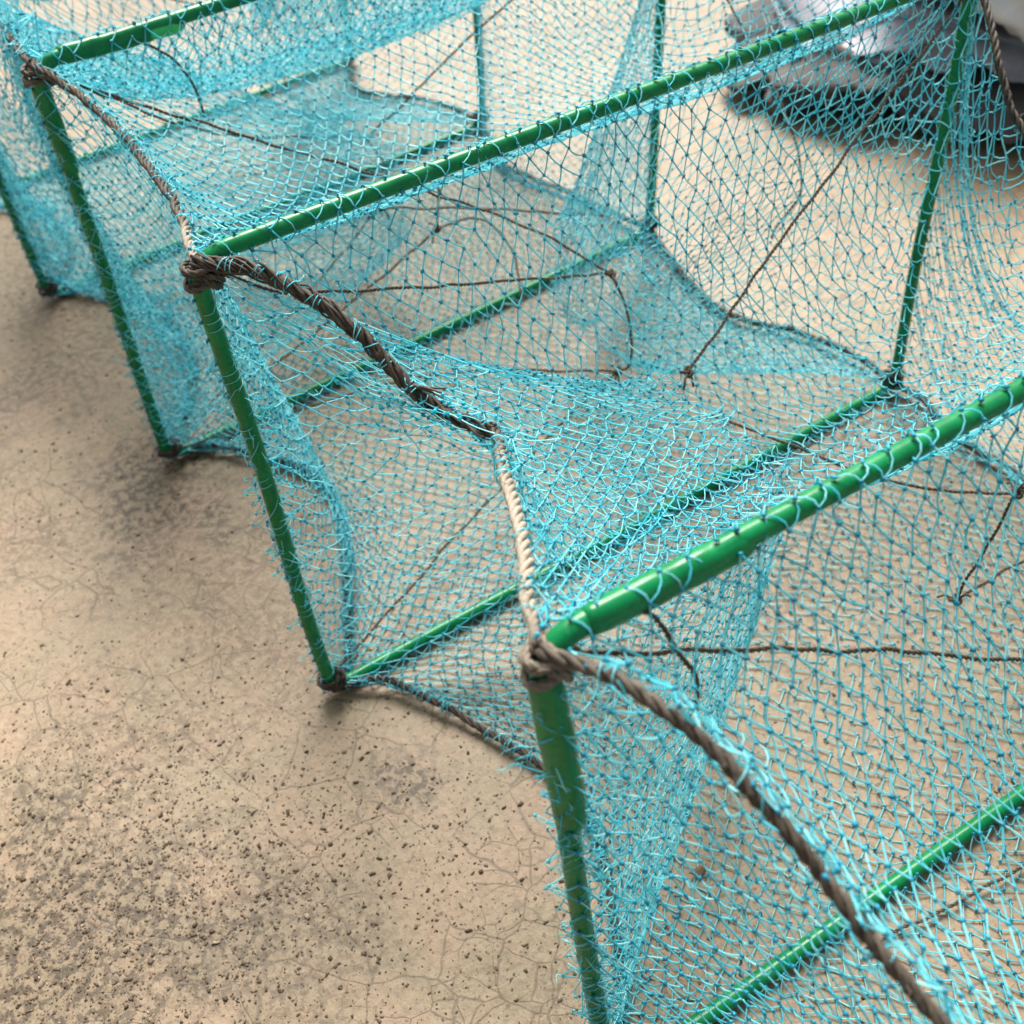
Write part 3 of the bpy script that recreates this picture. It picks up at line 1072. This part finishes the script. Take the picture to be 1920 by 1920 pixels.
# slack meshes drawn together into a bundle below the sagging rope
bag = Bag()
cur = [(-0.174, 0.004, 0.212), (-0.162, -0.005, 0.202), (-0.153, -0.020, 0.193), (-0.146, -0.036, 0.190), (-0.138, -0.057, 0.189), (-0.130, -0.077, 0.190), (-0.116, -0.100, 0.192)]
for k in range(22):
    r = np.random.default_rng(1600 + k)
    n = 60
    t = np.linspace(0, 1, n)
    P = spline(cur, n)
    off = r.normal(size=3) * np.array([0.0022, 0.0022, 0.0034])
    P = P + off * (0.9 + 1.2 * t ** 1.5)[:, None] + smooth_noise(n, 0.0011, 5, r)
    a, b = (int(r.integers(0, 26)), int(r.integers(38, n)))
    bag.tube(P[a:b], 0.0002, 3, r.random())
    for i in r.integers(a, b, 6):
        V, T, q = knots(P[i:i + 1], 0.0009, r)
        bag.add(V, np.zeros((0, 4), int), T, 0.0)
o = bag.build('gathered_net', MAT_THREAD, trap)
o['kind'] = 'stuff'

# ------------------------------------------------------------------ rumpled grey sheet and white bag behind the trap
MAT_GREY = simple_mat('grey_sheet', (0.20, 0.185, 0.215), (0.38, 0.355, 0.395), 18.0, 0.6, 0.5, 0.004)
MAT_WHITE = simple_mat('white_bag', (0.62, 0.60, 0.64), (0.82, 0.80, 0.82), 20.0, 0.5, 0.5, 0.004)


def rumpled(name, c, axis, la, lb, hgt, mat, seed, ridges, lift):
    r = np.random.default_rng(seed)
    ax = unit(np.array([axis[0], axis[1], 0.0]))
    bx = np.array([-ax[1], ax[0], 0.0])
    nu, nv = 90, 70
    u = np.linspace(0, 2 * np.pi, nu, endpoint=False)
    v = np.linspace(0.02, np.pi - 0.02, nv)
    U, Vv = np.meshgrid(u, v, indexing='ij')
    px = np.cos(Vv) * la
    ring_ = np.abs(np.sin(Vv)) ** 0.6
    cy_, cz_ = np.cos(U), np.sin(U)
    sq = (np.abs(cy_) ** 2.6 + np.abs(cz_) ** 2.6) ** (-1 / 2.6)
    fold = 1 + 0.07 * np.sin(ridges * U * 1.0 + 1.5 * np.sin(Vv * 3)) + 0.05 * np.sin(Vv * 11 + 2 * np.sin(U)) + 0.03 * np.sin(Vv * 23 + U * 5)
    py = lb * ring_ * cy_ * sq * fold
    pz = hgt * ring_ * cz_ * sq * fold
    V = np.array(c) + px[..., None] * ax + py[..., None] * bx + (pz[..., None] + hgt) * np.array([0, 0, 1.0])
    for _ in range(14):
        kv = r.normal(size=3) * 38
        V[..., 2] += 0.0028 * np.sin(V @ kv + r.uniform(0, 6)) * (V[..., 2] > lift + 0.004)
        V[..., :2] += 0.0030 * r.normal(size=2) * np.sin(V @ (kv[::-1] * 1.3) + r.uniform(0, 6))[..., None]
    V[..., 2] = np.maximum(V[..., 2], lift)
    i = np.arange(nu)[:, None]
    j = np.arange(nv - 1)[None]
    i2 = (i + 1) % nu
    Q = np.stack([i * nv + j, i2 * nv + j, i2 * nv + j + 1, i * nv + j + 1], -1).reshape(-1, 4)
    return obj(name, mesh_np(name, V.reshape(-1, 3), Q, None, [mat]))


MAT_PILE_SHADOW = simple_mat('pile_shadow_sheet', (0.05, 0.042, 0.038), (0.10, 0.085, 0.078), 30.0, 0.85, 0.5, 0.003)  # near-black colour paints the shadow band at the foot of the pile
o = rumpled('folded_sheet', (0.575, 0.190, 0.0), (0.68, -0.74), 0.27, 0.125, 0.023, MAT_PILE_SHADOW, 3, 9, 0.003)
o['label'] = 'dark sheet added as the shadow under the pile behind the trap'
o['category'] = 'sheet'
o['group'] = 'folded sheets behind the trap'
o = rumpled('folded_sheet', (0.620, 0.190, 0.040), (0.68, -0.74), 0.27, 0.130, 0.017, MAT_GREY, 5, 11, 0.041)
o['label'] = 'lilac grey folded sheet lying on the shadow sheet behind the trap'
o['category'] = 'sheet'
o['group'] = 'folded sheets behind the trap'
o = rumpled('plastic_bag', (0.610, 0.140, 0.066), (0.68, -0.74), 0.23, 0.105, 0.045, MAT_WHITE, 4, 7, 0.067)
o['label'] = 'puffy white bag resting on top of the grey sheets behind the trap'
o['category'] = 'bag'

# ------------------------------------------------------------------ grit on the cement
r = np.random.default_rng(77)
CL = [(-0.327, -0.023, 0.05, 1700), (-0.312, -0.071, 0.05, 1700), (-0.306, 0.053, 0.05, 350), (-0.271, -0.019, 0.05, 900), (-0.248, -0.077, 0.05, 1000),
      (-0.194, 0.338, 0.07, 350), (-0.208, 0.195, 0.05, 350), (-0.184, -0.094, 0.04, 300), (-0.167, -0.146, 0.05, 350)]
pos = [r.normal(size=(n, 2)) * s + (x, y) for x, y, s, n in CL]
pos.append(np.stack([r.uniform(-0.42, 0.5, 8000), r.uniform(-0.28, 0.9, 8000)], 1))
pos = np.concatenate(pos)
n = len(pos)
sz = np.clip(r.lognormal(-8.0, 0.40, n), 0.00018, 0.0009)
CUBE = np.array([(-1, -1, -0.7), (1, -1, -0.7), (1, 1, -0.7), (-1, 1, -0.7), (-0.7, -0.7, 0.8), (0.7, -0.7, 0.8), (0.7, 0.7, 0.8), (-0.7, 0.7, 0.8)], float)
CQ = np.array([(0, 3, 2, 1), (4, 5, 6, 7), (0, 1, 5, 4), (1, 2, 6, 5), (2, 3, 7, 6), (3, 0, 4, 7)])
jit = CUBE[None] + r.normal(size=(n, 8, 3)) * 0.28
an = r.uniform(0, 6.28, n)
sc = sz[:, None] * np.stack([r.uniform(0.8, 1.6, n), r.uniform(0.6, 1.0, n), r.uniform(0.35, 0.7, n)], 1)
jit = jit * sc[:, None]
X = jit[..., 0] * np.cos(an)[:, None] - jit[..., 1] * np.sin(an)[:, None]
Y = jit[..., 0] * np.sin(an)[:, None] + jit[..., 1] * np.cos(an)[:, None]
V = np.stack([X + pos[:, :1], Y + pos[:, 1:], jit[..., 2] + sc[:, 2:] * 0.5], -1).reshape(-1, 3)
Q = ((np.arange(n) * 8)[:, None, None] + CQ[None]).reshape(-1, 4)
tint = np.repeat(np.where(r.random(n) < 0.03, 1.0, r.random(n) * 0.30), 8)
grit = obj('grit', mesh_np('grit', V, Q, None, [MAT_GRIT], None, tint, smooth=False))
grit['kind'] = 'stuff'
grit['label'] = 'scattered brown grit and sand grains on the cement'
grit['category'] = 'grit'

# small flat chips of bark lying under the net
MAT_CHIP = simple_mat('bark_chip', (0.09, 0.05, 0.03), (0.20, 0.12, 0.07), 500.0, 0.8)
for k, (x, y, s, lab) in enumerate([(-0.0984, -0.1626, 0.0034, 'small curled brown bark chip on the cement below the near rope'),
                                    (-0.1179, -0.108, 0.0022, 'tiny brown bark chip on the cement beside the near green post')]):
    r = np.random.default_rng(1700 + k)
    nu = 14
    a = np.linspace(0, 2 * np.pi, nu, endpoint=False)
    rr = s * (1 + 0.22 * r.normal(size=nu))
    ringv = np.stack([rr * np.cos(a), rr * 0.5 * np.sin(a), 0.35 * s + 0.6 * s * np.cos(a) ** 2], 1)
    V = np.concatenate([ringv, ringv * np.array([0.96, 0.94, 1]) + (0, 0, 0.0005), [[0, 0, 0.3 * s]], [[0, 0, 0.3 * s + 0.0005]]]) + (x, y, 0)
    T = []
    for i in range(nu):
        j = (i + 1) % nu
        T += [(i, j, nu + j), (i, nu + j, nu + i), (2 * nu, j, i), (2 * nu + 1, nu + i, nu + j)]
    o = obj('bark_chip', mesh_np('bark_chip', V, None, T, [MAT_CHIP], smooth=False))
    o['label'] = lab
    o['category'] = 'bark chip'
    o['group'] = 'bark chips on the cement'
